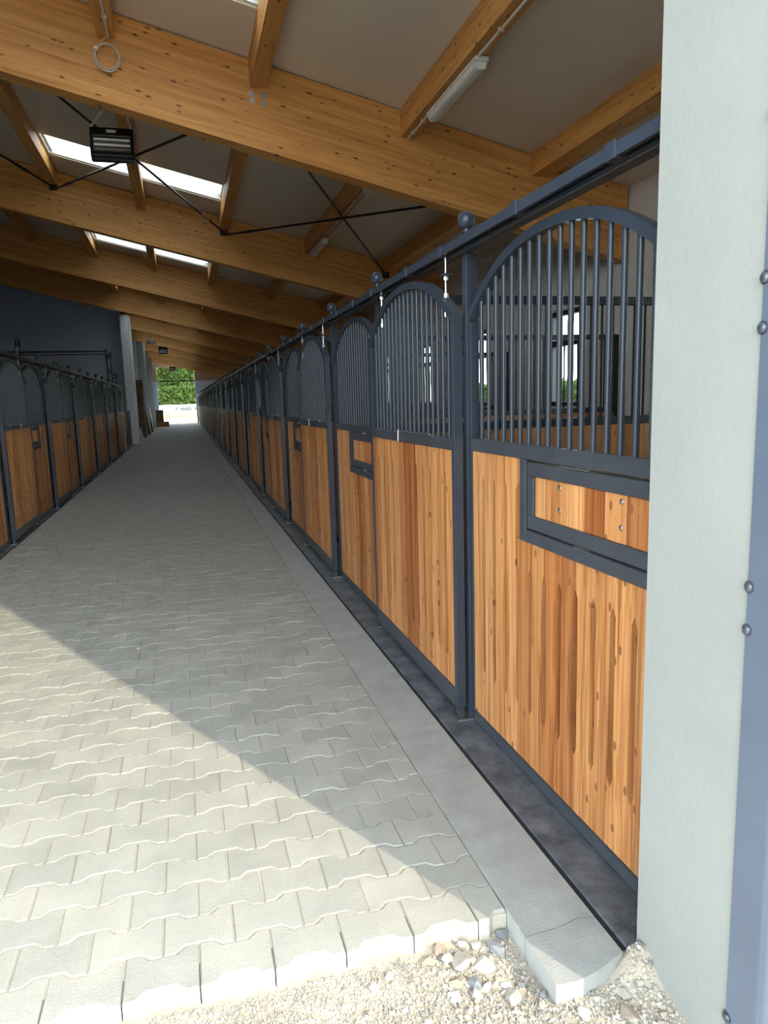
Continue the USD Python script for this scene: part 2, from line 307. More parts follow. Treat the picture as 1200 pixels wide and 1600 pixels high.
# concrete kerb strip on the right, cracked into lengths
ys = [1.685, 2.62, 4.3, 7.1, 10.2, 14.0, 19.0, 25.0, 32.0, 40.0, 50.0, YEND+0.4]
first = MB().prism([(0.840, 1.500), (0.905, 1.496), (0.965, 1.508), (1.02, 1.528), (1.072, 1.548), (1.072, 1.690), (1.02, 1.700), (0.95, 1.683), (0.840, 1.678)], 'z', -0.10, 0.002)
obj('kerb_length', first, 'kerb', floor)
for a, b in zip(ys[:-1], ys[1:]):
    if a == ys[0]: q = MB().prism([(0.840, 1.681), (0.95, 1.686), (1.02, 1.703), (1.072, 1.693), (1.072, 2.640), (1.0, 2.625), (0.92, 2.598), (0.840, 2.602)], 'z', -0.10, 0.002)
    elif a == ys[1]: q = MB().prism([(0.840, 2.606), (0.92, 2.602), (1.0, 2.629), (1.072, 2.644), (1.072, b-0.004), (0.840, b-0.004)], 'z', -0.10, 0.002)
    else: q = MB().box(0.840, 1.072, a, b-0.004, -0.10, 0.002)
    obj('kerb_length', q, 'kerb', floor)
obj('gap_strip', MB().box(1.072, 1.094, 1.56, YEND, -0.06, -0.007).box(XL_-0.02, XL_, 1.56, 31, -0.06, -0.007), 'dark_rubber', floor)
obj('sill_strip', MB().box(1.094, R+0.06, 1.545, YEND, -0.10, 0.004), 'sill', floor)
obj('sill_strip', MB().box(L-0.06, XL_-0.02, 1.545, 31.0, -0.10, 0.004), 'sill', floor)
obj('stall_slab', MB().box(R+0.06, XW+0.2, 1.555, YEND, -0.10, -0.012).box(XLW, L-0.06, 1.555, YEND, -0.10, -0.012).box(L-0.06, XL_, 31.0, YEND, -0.10, -0.012), 'stall_floor', floor)

# ------------------------------------------------------------------ walls
wall_front = thing('wall_front', kind='structure')
obj('pier', MB().box(1.12, XW+0.3, FY0, FY1, -0.4, roof(1.12)-0.02).box(XLW-0.3, -2.15, FY0, FY1, -0.4, 5.0), 'plaster', wall_front)
obj('upper_wall', MB().prism([(-2.15, 4.60), (1.12, 4.60), (1.12, roof(1.12)), (-2.15, roof(-2.15))], 'y', FY0, FY1).prism([(XLW-0.3, 5.0), (-2.15, 5.0), (-2.15, roof(-2.15)), (XLW-0.3, roof(XLW-0.3))], 'y', FY0, FY1), 'plaster', wall_front)
# right wall with a window in every stall
wall_right = thing('wall_right', kind='structure')
WZ0, WZ1, WW = 1.36, 2.62, 0.95
wins = [8.29 + P*k for k in range(-2, NR-2)]
b_ = MB().box(XW, XW+0.2, FY1, YEND, -0.1, WZ0).box(XW, XW+0.2, FY1, YEND, WZ1, roof(XW)+0.02)
edge = FY1
for w in wins: b_.box(XW, XW+0.2, edge, w, WZ0, WZ1); edge = w + WW
b_.box(XW, XW+0.2, edge, YEND, WZ0, WZ1)
obj('masonry', b_, 'beige_wall', wall_right)
for k, w in enumerate(wins):
    t = thing(f'window_{k+1}', kind='structure', loc=(XW, w, WZ0)); h = WZ1-WZ0
    fr = MB().box(0.02, 0.09, 0, 0.06, 0, h).box(0.02, 0.09, WW-0.06, WW, 0, h).box(0.02, 0.09, 0.06, WW-0.06, 0, 0.06).box(0.02, 0.09, 0.06, WW-0.06, h-0.06, h).box(0.02, 0.09, 0.06, WW-0.06, 0.80, 0.88)
    obj('window_frame', fr, 'black_steel', t); obj('window_pane', MB().box(0.05, 0.056, 0.05, WW-0.05, 0.05, h-0.05), 'window_glass', t)
wall_left = thing('wall_left', kind='structure')
obj('masonry', MB().box(XLW-0.3, XLW, FY1, YEND, -0.1, roof(XLW)+0.05), 'grey_wall', wall_left)
# inner wall of the left side beyond the stalls: cross wall, then a long wall with pilasters
wall_inner = thing('wall_inner', kind='structure')
YX = 31.0
obj('cross_wall', MB().prism([(XLW, -0.1), (-2.12, -0.1), (-2.12, roof(-2.12)), (XLW, roof(XLW))], 'y', YX, YX+0.25), 'grey_wall', wall_inner)
obj('long_wall', MB().box(-2.37, -2.12, YX+0.25, YEND, -0.1, roof(-2.25)), 'grey_wall', wall_inner)
for yy, dx in ((30.6, 0.30), (30.95, 0.36), (41.0, 0.34), (41.6, 0.38), (46.0, 0.36), (51.0, 0.36)):
    obj('pilaster', MB().box(-2.12, -2.12+dx, yy, yy+0.32, -0.1, roof(-2.1)-0.37), 'light_plaster', wall_inner)
wall_far = thing('wall_far', kind='structure')
OX0, OX1, OZ = -1.78, 1.10, 4.42
obj('masonry', MB().box(XLW, OX0, YEND, YEND+0.35, -0.1, 3.35).box(OX1, XW, YEND, YEND+0.35, -0.1, 3.35), 'grey_wall', wall_far)
obj('cladding', MB().prism([(XLW, 3.35), (OX0, 3.35), (OX0, OZ), (OX1, OZ), (OX1, 3.35), (XW, 3.35), (XW, roof(XW)), (XLW, roof(XLW))], 'y', YEND, YEND+0.35), 'cladding', wall_far)
obj('door_bar', MB().box(OX0, OX1, YEND+0.1, YEND+0.2, 3.30, 3.38), 'black_steel', wall_far)

# ------------------------------------------------------------------ roof panels with skylight openings
ceiling = thing('ceiling', kind='structure')
def slab(x0, x1, y0, y1, lo=0.0, th=0.12):
    return [(x0, y0, roof(x0)+lo), (x1, y0, roof(x1)+lo), (x1, y1, roof(x1)+lo), (x0, y1, roof(x0)+lo)] + [(x0, y0, roof(x0)+lo+th), (x1, y0, roof(x1)+lo+th), (x1, y1, roof(x1)+lo+th), (x0, y1, roof(x0)+lo+th)]
SX0, SXM, SX1 = -1.66, -0.43, 0.86
nb = 10
beam_y = [Y1 + PER*k for k in range(-1, 9)]
sk = 0
for k in range(nb):
    yb = Y1 + PER*(k-1); ya, yc = max(yb, FY0-1.2), min(yb + PER, YEND+0.5)
    s0, s1 = yb + 4.17, yb + 5.07
    b_ = MB()
    if s1 < yc:
        for q in ((XLW-0.4, SX0, ya, yc), (SX1, XW+0.55, ya, yc), (SX0, SX1, ya, s0), (SX0, SX1, s1, yc)): b_.add(slab(*q), BOXF)
        obj('roof_panel', b_, 'roof_panel', ceiling)
        t = thing(f'window_{len(wins)+sk+1}', kind='structure', loc=(0, 0, 0)); sk += 1
        pr = MB()
        for xa, xb in ((SX0, SX0+0.04), (SXM-0.05, SXM+0.05), (SX1-0.04, SX1)): pr.add(slab(xa, xb, s0, s1, 0.05, 0.12), BOXF)
        pr.add(slab(SX0, SX1, s0, s0+0.035, 0.02, 0.15), BOXF); pr.add(slab(SX0, SX1, s1-0.035, s1, 0.02, 0.15), BOXF)
        obj('skylight_frame', pr, 'white_plastic', t)
        for xa, xb in ((SX0+0.04, SXM-0.05), (SXM+0.05, SX1-0.04)):
            obj('skylight_pane', MB().add(slab(xa, xb, s0+0.035, s1-0.035, 0.10, 0.016), BOXF), 'skylight_pane', t)
    else:
        b_.add(slab(XLW-0.4, XW+0.55, ya, yc), BOXF); obj('roof_panel', b_, 'roof_panel', ceiling)

# ------------------------------------------------------------------ beams and purlins
BW = 0.20
def beam_mesh(y):
    x0, x1 = XLW+0.02, XW-0.02; zt = lambda x: roof(x)-0.012; zb = lambda x: Z0-SL*x
    return MB().prism([(x0, zb(x0)), (x1, zb(x1)), (x1, zt(x1)), (x0, zt(x0))], 'y', y, y+BW)
for k in range(9):
    y = Y1 + PER*k
    lab = ['deep glued timber roof beam nearest the entrance, knotty and brightly lit', 'second glued timber roof beam from the entrance, with black tie brackets', 'third glued timber roof beam from the entrance, behind the second skylights'][k] if k < 3 else f'{ordinal(k)} glued timber roof beam from the entrance, in the dim depth of the aisle'
    t = thing('roof_beam', lab, 'beam', (0, 0, 0))
    obj('glulam', beam_mesh(y), 'glulam_beam', t)
    xe = XW-0.13
    if k < 2: obj('end_plank', MB().box(xe, xe+0.09, y-0.03, y, Z0-SL*xe-0.03, roof(xe)-0.015), 'glulam_beam', t, label='pale plank on the beam end')
    if k == 0:
        for dx, dz in ((-0.06, -0.05), (-0.055, -0.11), (0.055, -0.06), (0.055, -0.125)):
            zz = roof(0.9)-0.25+dz
            obj('washer', MB().rod((0.9+dx, y-0.006, zz), (0.9+dx, y, zz), 0.028, 16).rod((0.9+dx, y-0.016, zz), (0.9+dx, y-0.006, zz), 0.012, 6), 'zinc', t, label='steel washer and bolt')
    if k == 1:
        for xb in (-1.77, 0.90, 3.80):
            zz = roof(xb)-0.27
            obj('tie_bracket', MB().box(xb-0.06, xb+0.06, y-0.08, y, zz-0.05, zz+0.07, 0.004), 'black_steel', t, label='black tie rod bracket')
PX = [-4.45, -3.11, -1.77, -0.43, 0.90, 2.39, 3.87]
pname = ['purlin far up the roof slope on the left', 'purlin above the left stalls', 'purlin on the left side of the skylights', 'purlin splitting the skylights', 'purlin on the right side of the skylights', 'purlin that carries the strip lights', 'eaves purlin above the right stalls']
for k in range(-1, 9):
    ya = Y1 + PER*k + BW if k >= 0 else FY1; yb = min(Y1 + PER*(k+1), YEND)
    for j, x in enumerate(PX):
        hgt = 0.245 if j != 6 else 0.20; w = 0.15 if j != 6 else 0.22
        if j < 2 and k > 1: continue
        zb = roof(x) - hgt
        me = MB().prism([(x-w/2, zb), (x+w/2, zb), (x+w/2, roof(x+w/2)-0.004), (x-w/2, roof(x-w/2)-0.004)], 'y', ya, yb)
        where = 'before the first beam' if k < 0 else f'between the {ordinal(k)} and {ordinal(k+1)} beams' if k < 8 else 'behind the ninth beam'
        tag(obj('purlin', me, 'glulam_purlin'), f'timber {pname[j]}, {where}', 'purlin', 'purlins between the roof beams')

# tie rods of the bay between the first and second beams
zr_ = lambda x: roof(x)-0.28
ya_, yb_ = Y1+BW, Y1+PER-0.07
rods = [((-4.45, ya_), (-1.77, yb_), 'black tie rod at the upper left edge, left of the heater'), ((0.90, ya_), (-1.77, yb_), 'black tie rod slanting up to the right behind the heater'),
        ((-1.77, ya_), (0.90, yb_), 'black tie rod slanting down to the right behind the heater'), ((3.80, ya_), (0.90, yb_), 'black tie rod running nearly level above the track rail finials'),
        ((0.90, ya_), (3.80, yb_), 'black tie rod slanting down towards the right stalls')]
for (xa, y0), (xb, y1), lab in rods:
    dz = -0.045 if (xa, xb) in ((0.90, -1.77), (3.80, 0.90)) else 0.0
    a, b = np.array([xa, y0, zr_(xa)+dz]), np.array([xb, y1, zr_(xb)+dz]); t = thing('tie_rod', lab, 'tie rod')
    obj('rod', MB().rod(a, b, 0.016, 10), 'black_steel', t, smooth=40)
    c = a + (b-a)*0.86; d = (b-a)/np.linalg.norm(b-a)
    obj('turnbuckle', MB().rod(c, c+d*0.25, 0.024, 10), 'zinc' if xa < 0 and xb > 0 else 'black_steel', t)

# strip lights, conduits and the coil of cable
def strip_light(y0, y1, x, label):
    zb = roof(x)-0.245
    t = thing('strip_light', label, 'light', (x, (y0+y1)/2, zb)); h = (y1-y0)/2
    ex = [(-0.05, 0.0), (0.05, 0.0), (0.055, -0.03), (0.045, -0.055), (-0.045, -0.055), (-0.055, -0.03)]
    obj('housing', MB().prism([(-0.055, 0), (0.055, 0), (0.06, -0.028), (-0.06, -0.028)], 'y', -h, h), 'white_plastic', t)
    obj('diffuser', MB().prism([(-0.056, -0.028), (0.056, -0.028), (0.045, -0.075), (0.02, -0.085), (-0.02, -0.085), (-0.045, -0.075)], 'y', -h+0.03, h-0.03), 'diffuser', t)
    return t
def conduit(pts, label):
    t = thing('conduit', label, 'conduit')
    pts = np.array(pts, float); obj('pipe', MB().rod(pts[0], pts[1], 0.012, 8), 'conduit', t, smooth=40)
    n = max(2, int(np.linalg.norm(pts[1]-pts[0])/0.6))
    for i in range(n):
        c = pts[0] + (pts[1]-pts[0])*(i+0.5)/n; obj('clip', MB().box(c[0]-0.02, c[0]+0.02, c[1]-0.012, c[1]+0.012, c[2]-0.016, c[2]+0.014), 'conduit', t)
XP = 2.39; zp = roof(XP)-0.245-0.013
strip_light(5.60, 6.76, XP+0.03, 'grey strip light under the purlin before the nearest beam')
conduit([(XP, 6.78, zp), (XP, 7.40, zp)], 'short pale conduit between strip light and nearest beam')
conduit([(XP, 3.2, zp), (XP, 5.58, zp)], 'pale conduit running from strip light towards the entrance')
strip_light(8.0, 9.2, XP+0.03, 'dim strip light just behind the nearest beam, upper end of its purlin')
strip_light(12.0, 13.2, XP+0.03, 'dim strip light at the second beam, lower end of its purlin')
conduit([(XP, 9.22, zp), (XP, 11.98, zp)], 'thin pale conduit between the two dim strip lights')
xc = -0.43; zc = roof(xc)-0.245-0.013
conduit([(xc+0.02, 4.5, zc), (xc+0.02, 7.36, zc)], 'pale conduit under the purlin at the top left')
t = thing('cable_coil', 'coil of pale cable hanging on the nearest beam at the top left', 'cable', (xc, Y1-0.03, zc-0.16))
th = np.linspace(0, 2*np.pi, 40, endpoint=False)
for k_, (rr, dz) in enumerate(((0.105, 0), (0.098, 0.006), (0.110, -0.006))):
    obj('cable_loop', MB().tube(np.c_[rr*np.cos(th), np.full(40, -0.012*k_), dz+rr*1.05*np.sin(th)], 0.006, 6, True), 'conduit', t, smooth=True)
obj('cable_tail', MB().tube([(-0.06, 0, 0.09), (-0.04, 0.0, 0.13), (0.0, 0.0, 0.17)], 0.006, 6), 'conduit', t)
obj('tie', MB().box(-0.105, -0.07, -0.04, 0.012, 0.05, 0.075, 0.004), 'white_plastic', t)

# heaters
def heater(cx, cy, cz, label, chain=True, tilt=-0.35):
    t = thing('infrared_heater', label, 'heater', (cx, cy, cz)); w, h, d = 0.215, 0.165, 0.05
    ca, sa = math.cos(tilt), math.sin(tilt)
    def rot(mb):
        for v in mb.v:
            y, z = v[:, 1].copy(), v[:, 2].copy(); v[:, 1] = y*ca - z*sa; v[:, 2] = y*sa + z*ca
        return mb
    obj('housing', rot(MB().box(-w, w, 0.01, d+0.03, -h, h, 0.012).box(-w, -w+0.035, -d, 0.02, -h, h, 0.006).box(w-0.035, w, -d, 0.02, -h, h, 0.006).box(-w, w, -d, 0.02, -h, -h+0.05, 0.006).box(-w, w, -d, 0.02, h-0.10, h, 0.006)), 'heater_black', t)
    obj('reflector', rot(MB().prism([(-0.01, -h+0.05), (0.008, -h+0.05), (0.0, -0.02), (0.008, h-0.11), (-0.01, h-0.11), (-0.006, -0.02)], 'x', -w+0.035, w-0.035)), 'reflector', t)
    for z in (0.035, -0.03): obj('quartz_tube', rot(MB().rod((-w+0.03, -0.03, z), (w-0.03, -0.03, z), 0.013, 10)), 'quartz', t, smooth=40)
    g = MB()
    for z in (0.05, 0.0, -0.06, -0.085): g.rod((-w+0.02, -d, z), (w-0.02, -d, z), 0.0025, 5)
    obj('guard_wire', rot(g), 'black_steel', t)
    obj('rating_plate', rot(MB().box(-0.05, 0.045, -d-0.003, -d, h-0.065, h-0.030)), 'white_plastic', t, label='small white plate')
    if chain:
        zt = roof(-0.43)-0.245 - cz
        for s in (-1, 1):
            a = np.array([s*w*0.92, 0.0, h]); b = np.array([-0.43-cx+s*0.01, 0.05, zt]); n = int(np.linalg.norm(b-a)/0.022); cm = MB(); dd = (b-a)/n
            for i in range(n):
                p_ = a + dd*i; e = np.cross(dd, [0, 1.0, 0] if i % 2 else [1.0, 0.3, 0]); e = e/np.linalg.norm(e)*0.006
                cm.rod(p_+e-dd*0.1, p_+e+dd*1.1, 0.0032, 4); cm.rod(p_-e-dd*0.1, p_-e+dd*1.1, 0.0032, 4)
            obj('chain', cm, 'quartz', t)
heater(-0.515, 8.5, 4.245, 'black infrared heater hanging on chains behind the nearest beam')
heater(-0.70, 37.5, 4.15, 'small black infrared heater far down the aisle, left of the open doorway top', tilt=-0.1)
heater(-0.50, 57.0, 4.15, 'tiny black infrared heater hanging in front of the far doorway', tilt=-0.1)
t = thing('floodlight', 'grey cylindrical lamp under a far beam beside the distant heater', 'lamp', (-1.12, 34.5, 4.35))
obj('lamp_body', MB().rod((-0.17, 0, 0), (0.17, 0, -0.03), 0.085, 14), 'white_plastic', t, smooth=40); obj('lamp_hood', MB().rod((-0.21, 0, 0.004), (-0.10, 0, -0.005), 0.105, 14), 'zinc', t, smooth=40)
obj('bracket', MB().box(-0.02, 0.02, -0.02, 0.02, 0.08, 0.55), 'zinc', t)

# ------------------------------------------------------------------ stall fronts (local frame: x towards the stall, y along the aisle from the near post)
ZW0, ZR0, ZR1, ZSP, ZAP = 0.11, 1.292, 1.347, 1.895, 2.128
GZ0 = 0.275
def arch_z(t): return ZSP + (ZAP-ZSP)*math.sqrt(max(0.0, 1-(2*t-1)**2))**1.0 if False else ZSP + (ZAP-ZSP)*(1-abs(2*t-1)**2.3)
def board(y0, y1, z0, z1, xf, th=0.022, groove=None, sides=(1, 1), gw=0.0150):
    """upright board with a bevelled joint edge; groove = (z0, z1) of the pointed slot cut in its edges"""
    e = 0.0007
    if groove is None or groove[1]-groove[0] < 0.1:
        return MB().box(xf, xf+th, y0+e, y1-e, z0, z1, 0.0018)
    g0, g1 = groove; pt = 0.03
    right = [(y1-e, z0)] + ([(y1-e, g0), (y1-gw, g0+pt), (y1-gw, g1-pt), (y1-e, g1)] if sides[1] else []) + [(y1-e, z1)]
    left = [(y0+e, z1)] + ([(y0+e, g1), (y0+gw, g1-pt), (y0+gw, g0+pt), (y0+e, g0)] if sides[0] else []) + [(y0+e, z0)]
    return MB().prism(right + left, 'x', xf, xf+th)
def boards(parent, y0, y1, z0, z1, xf, side, n, rnd, groove=True, skip=None):
    w = (y1-y0)/n
    for i in range(n):
        a, b = y0+w*i, y0+w*(i+1); zt = z1
        if skip and a < skip[0]-0.01: zt = skip[1]
        g = (GZ0, zt-0.10) if groove else None
        obj('board', board(a, b, z0, zt, xf, groove=g, sides=(i > 0, i < n-1)).mirror(side), LARCH[rnd.integers(len(LARCH))], parent)
def grille(parent, y0, y1, xc, side, fr=0.04):
    n = int(round((y1-y0-0.03)/0.0735)); st = (y1-y0)/n
    for i in range(1, n):
        y = y0 + st*i; t_ = (y-(y0-fr))/(y1-y0+2*fr)
        obj('bar', MB().rod((xc, y, ZR1-0.01), (xc, y, arch_z(t_)-0.025), 0.0100, 10).mirror(side), 'steel', parent, smooth=40)
def arch_mesh(y0, y1, x0, x1, th=0.036):
    y0, y1 = y0+0.0009, y1-0.0009; ts = np.linspace(0, 1, 33); up = [(y0+(y1-y0)*t_, arch_z(t_)) for t_ in ts]; lo = []
    for t_ in ts[::-1]:
        y = y0+(y1-y0)*t_; d = (arch_z(min(1, t_+.01))-arch_z(max(0, t_-.01)))/((min(1, t_+.01)-max(0, t_-.01))*(y1-y0)); k = th*math.hypot(1, d)
        lo.append((y, max(arch_z(t_)-k, ZSP-0.075)))
    return MB().prism(up+lo, 'x', x0+0.0006, x1-0.0006)

def make_panel(side, y, label, seed, X):
    rnd = np.random.default_rng(seed); ln = P-D
    t = thing('stall_screen', label, 'stall screen', (X, y, 0))
    y0, y1 = 0.026, ln-0.026; x0, x1 = 0.0, 0.04; fr = 0.035
    obj('stile', MB().box(x0, x1, y0, y0+fr, 0.012, ZSP-0.04, 0.003).mirror(side), 'steel', t); obj('stile', MB().box(x0, x1, y1-fr, y1, 0.012, ZSP-0.04, 0.003).mirror(side), 'steel', t)
    obj('bottom_rail', MB().box(x0, x1, y0+fr, y1-fr, 0.012, 0.065, 0.003).mirror(side), 'steel_frame', t)
    obj('middle_rail', MB().box(x0, x1, y0+fr, y1-fr, ZR0, ZR1, 0.003).mirror(side), 'steel_frame', t)
    obj('arch', arch_mesh(y0, y1, x0, x1).mirror(side), 'steel', t, smooth=35)
    grille(t, y0+fr, y1-fr, 0.02, side)
    hy = y0+fr+0.857; hz = 0.975
    boards(t, y0+fr, y1-fr, 0.065, ZR0, 0.006, side, 12, rnd, skip=(hy, hz))
    obj('backing_board', MB().box(0.026, 0.034, y0+fr, y1-fr, 0.065, hz-0.002).box(0.026, 0.034, hy, y1-fr, hz-0.002, ZR0).mirror(side), 'larch_groove', t)
    obj('hatch_frame', MB().box(-0.002, x1, hy-0.05, hy, hz, ZR0, 0.003).box(-0.002, x1, y0+fr, hy-0.05, hz, hz+0.048, 0.003).mirror(side), 'steel_frame', t)
    h = sub('hatch', t); a, b, c, d = y0+fr+0.006, hy-0.056, hz+0.054, ZR0-0.008
    for q in ((a, b, d-0.052, d), (a, b, c, c+0.052), (a, a+0.05, c+0.052, d-0.052), (b-0.05, b, c+0.052, d-0.052)):
        obj('hatch_rail', MB().box(0.002, 0.036, *q, 0.003).mirror(side), 'steel_frame', h)
    w = (b-a-0.1)/6
    for i in range(6): obj('hatch_board', board(a+0.05+w*i, a+0.05+w*(i+1), c+0.052, d-0.052, 0.010).mirror(side), LARCH[rnd.integers(len(LARCH))], h)
    for yy in (a+0.19, b-0.235):
        for zz in (c+0.052+0.05, d-0.052-0.022):
            s_ = trimesh.creation.icosphere(2, 0.0095); s_.apply_scale([0.45, 1, 1]); s_.apply_translation([0.009, yy, zz]); obj('screw', MB().mesh(s_).rod((0.0042, yy, zz), (0.006, yy, zz), 0.003, 6).mirror(side), 'zinc', h, smooth=40)
    for zz in (c-0.004, d+0.006):
        obj('hinge', MB().rod((0.0, (a+b)/2-0.04, zz), (0.0, (a+b)/2+0.04, zz), 0.006, 8).mirror(side), 'zinc', h)
    return t
def make_door(side, y, label, seed, X):
    rnd = np.random.default_rng(seed)
    t = thing('sliding_door', label, 'stall door', (X, y, 0))
    y0, y1 = -0.022, D-0.03; x0, x1 = -0.069, -0.024; fr = 0.036
    obj('stile', MB().box(x0, x1, y0, y0+fr, 0.058, ZSP-0.04, 0.003).mirror(side), 'steel', t); obj('stile', MB().box(x0, x1, y1-fr, y1, 0.058, ZSP-0.04, 0.003).mirror(side), 'steel', t)
    obj('bottom_rail', MB().box(x0, x1, y0+fr, y1-fr, 0.058, 0.150, 0.003).mirror(side), 'steel_frame', t)
    obj('middle_rail', MB().box(x0, x1, y0+fr, y1-fr, ZR0, ZR1, 0.003).mirror(side), 'steel_frame', t)
    obj('arch', arch_mesh(y0, y1, x0, x1).mirror(side), 'steel', t, smooth=35)
    grille(t, y0+fr, y1-fr, (x0+x1)/2, side)
    boards(t, y0+fr, y1-fr, 0.150, ZR0, x0+0.006, side, 13, rnd)
    obj('backing_board', MB().box(x0+0.026, x0+0.034, y0+fr, y1-fr, 0.150, ZR0).mirror(side), 'larch_groove', t)
    xc = (x0+x1)/2
    for yy in (0.115, D-0.30):
        z_ = arch_z((yy-y0)/(y1-y0)); h = sub('hanger', t)
        obj('bolt', MB().rod((xc, yy, z_-0.09), (xc, yy, 2.168), 0.006, 8).mirror(side), 'zinc', h, smooth=40)
        obj('nut', MB().rod((xc, yy, z_), (xc, yy, z_+0.018), 0.012, 6).rod((xc, yy, z_+0.075), (xc, yy, z_+0.095), 0.012, 6).rod((xc, yy, z_-0.085), (xc, yy, z_-0.065), 0.011, 6).mirror(side), 'zinc', h)
        obj('trolley', MB().box(xc-0.022, xc+0.022, yy-0.035, yy+0.035, z_+0.092, z_+0.102, 0.002).rod((xc-0.015, yy-0.02, 2.185), (xc+0.015, yy-0.02, 2.185), 0.014, 10).rod((xc-0.015, yy+0.02, 2.185), (xc+0.015, yy+0.02, 2.185), 0.014, 10).mirror(side), 'black_steel', h)
    la = sub('latch', t)
    obj('latch_plate', MB().box(x0-0.006, x0, 0.805, 0.835, ZR0+0.012, ZR1+0.008, 0.002).mirror(side), 'steel_frame', la)
    obj('latch_knob', MB().rod((x0-0.012, 0.82, ZR0+0.004), (x0-0.012, 0.82, ZR1+0.012), 0.005, 8).mirror(side), 'zinc', la)
    obj('latch_rod', MB().rod((x0-0.004, 0.30, ZR1+0.006), (x0-0.004, 0.84, ZR1+0.006), 0.005, 8).mirror(side), 'zinc', la, smooth=40)
    return t
def make_post(side, y, label, X):
    t = thing('stall_post', label, 'post', (X, y, 0))
    obj('pole', MB().box(-0.004, 0.052, -0.026, 0.026, 0.008, 2.1515, 0.004).mirror(side), 'steel', t)
    s_ = trimesh.creation.icosphere(3, 0.0385); s_.apply_translation([0.010, 0, 2.292])
    obj('ball_finial', MB().mesh(s_).rod((0.010, 0, 2.2005), (0.010, 0, 2.262), 0.013, 12).rod((0.010, 0, 2.243), (0.010, 0, 2.249), 0.019, 12).mirror(side), 'steel', t, smooth=40)
    obj('base_plate', MB().box(-0.075, 0.075, -0.05, 0.05, 0.004, 0.012, 0.002).mirror(side), 'zinc', t)
    obj('floor_guide', MB().box(-0.060, -0.030, -0.02, 0.02, 0.012, 0.055, 0.003).mirror(side), 'steel_frame', t)
    return t
def far_label(kind, side, k, near):
    sd = 'right' if side > 0 else 'left'
    return f'{ordinal(k)} {near} in the {sd} row, counted from the entrance', f'{kind}s of the {sd} row'
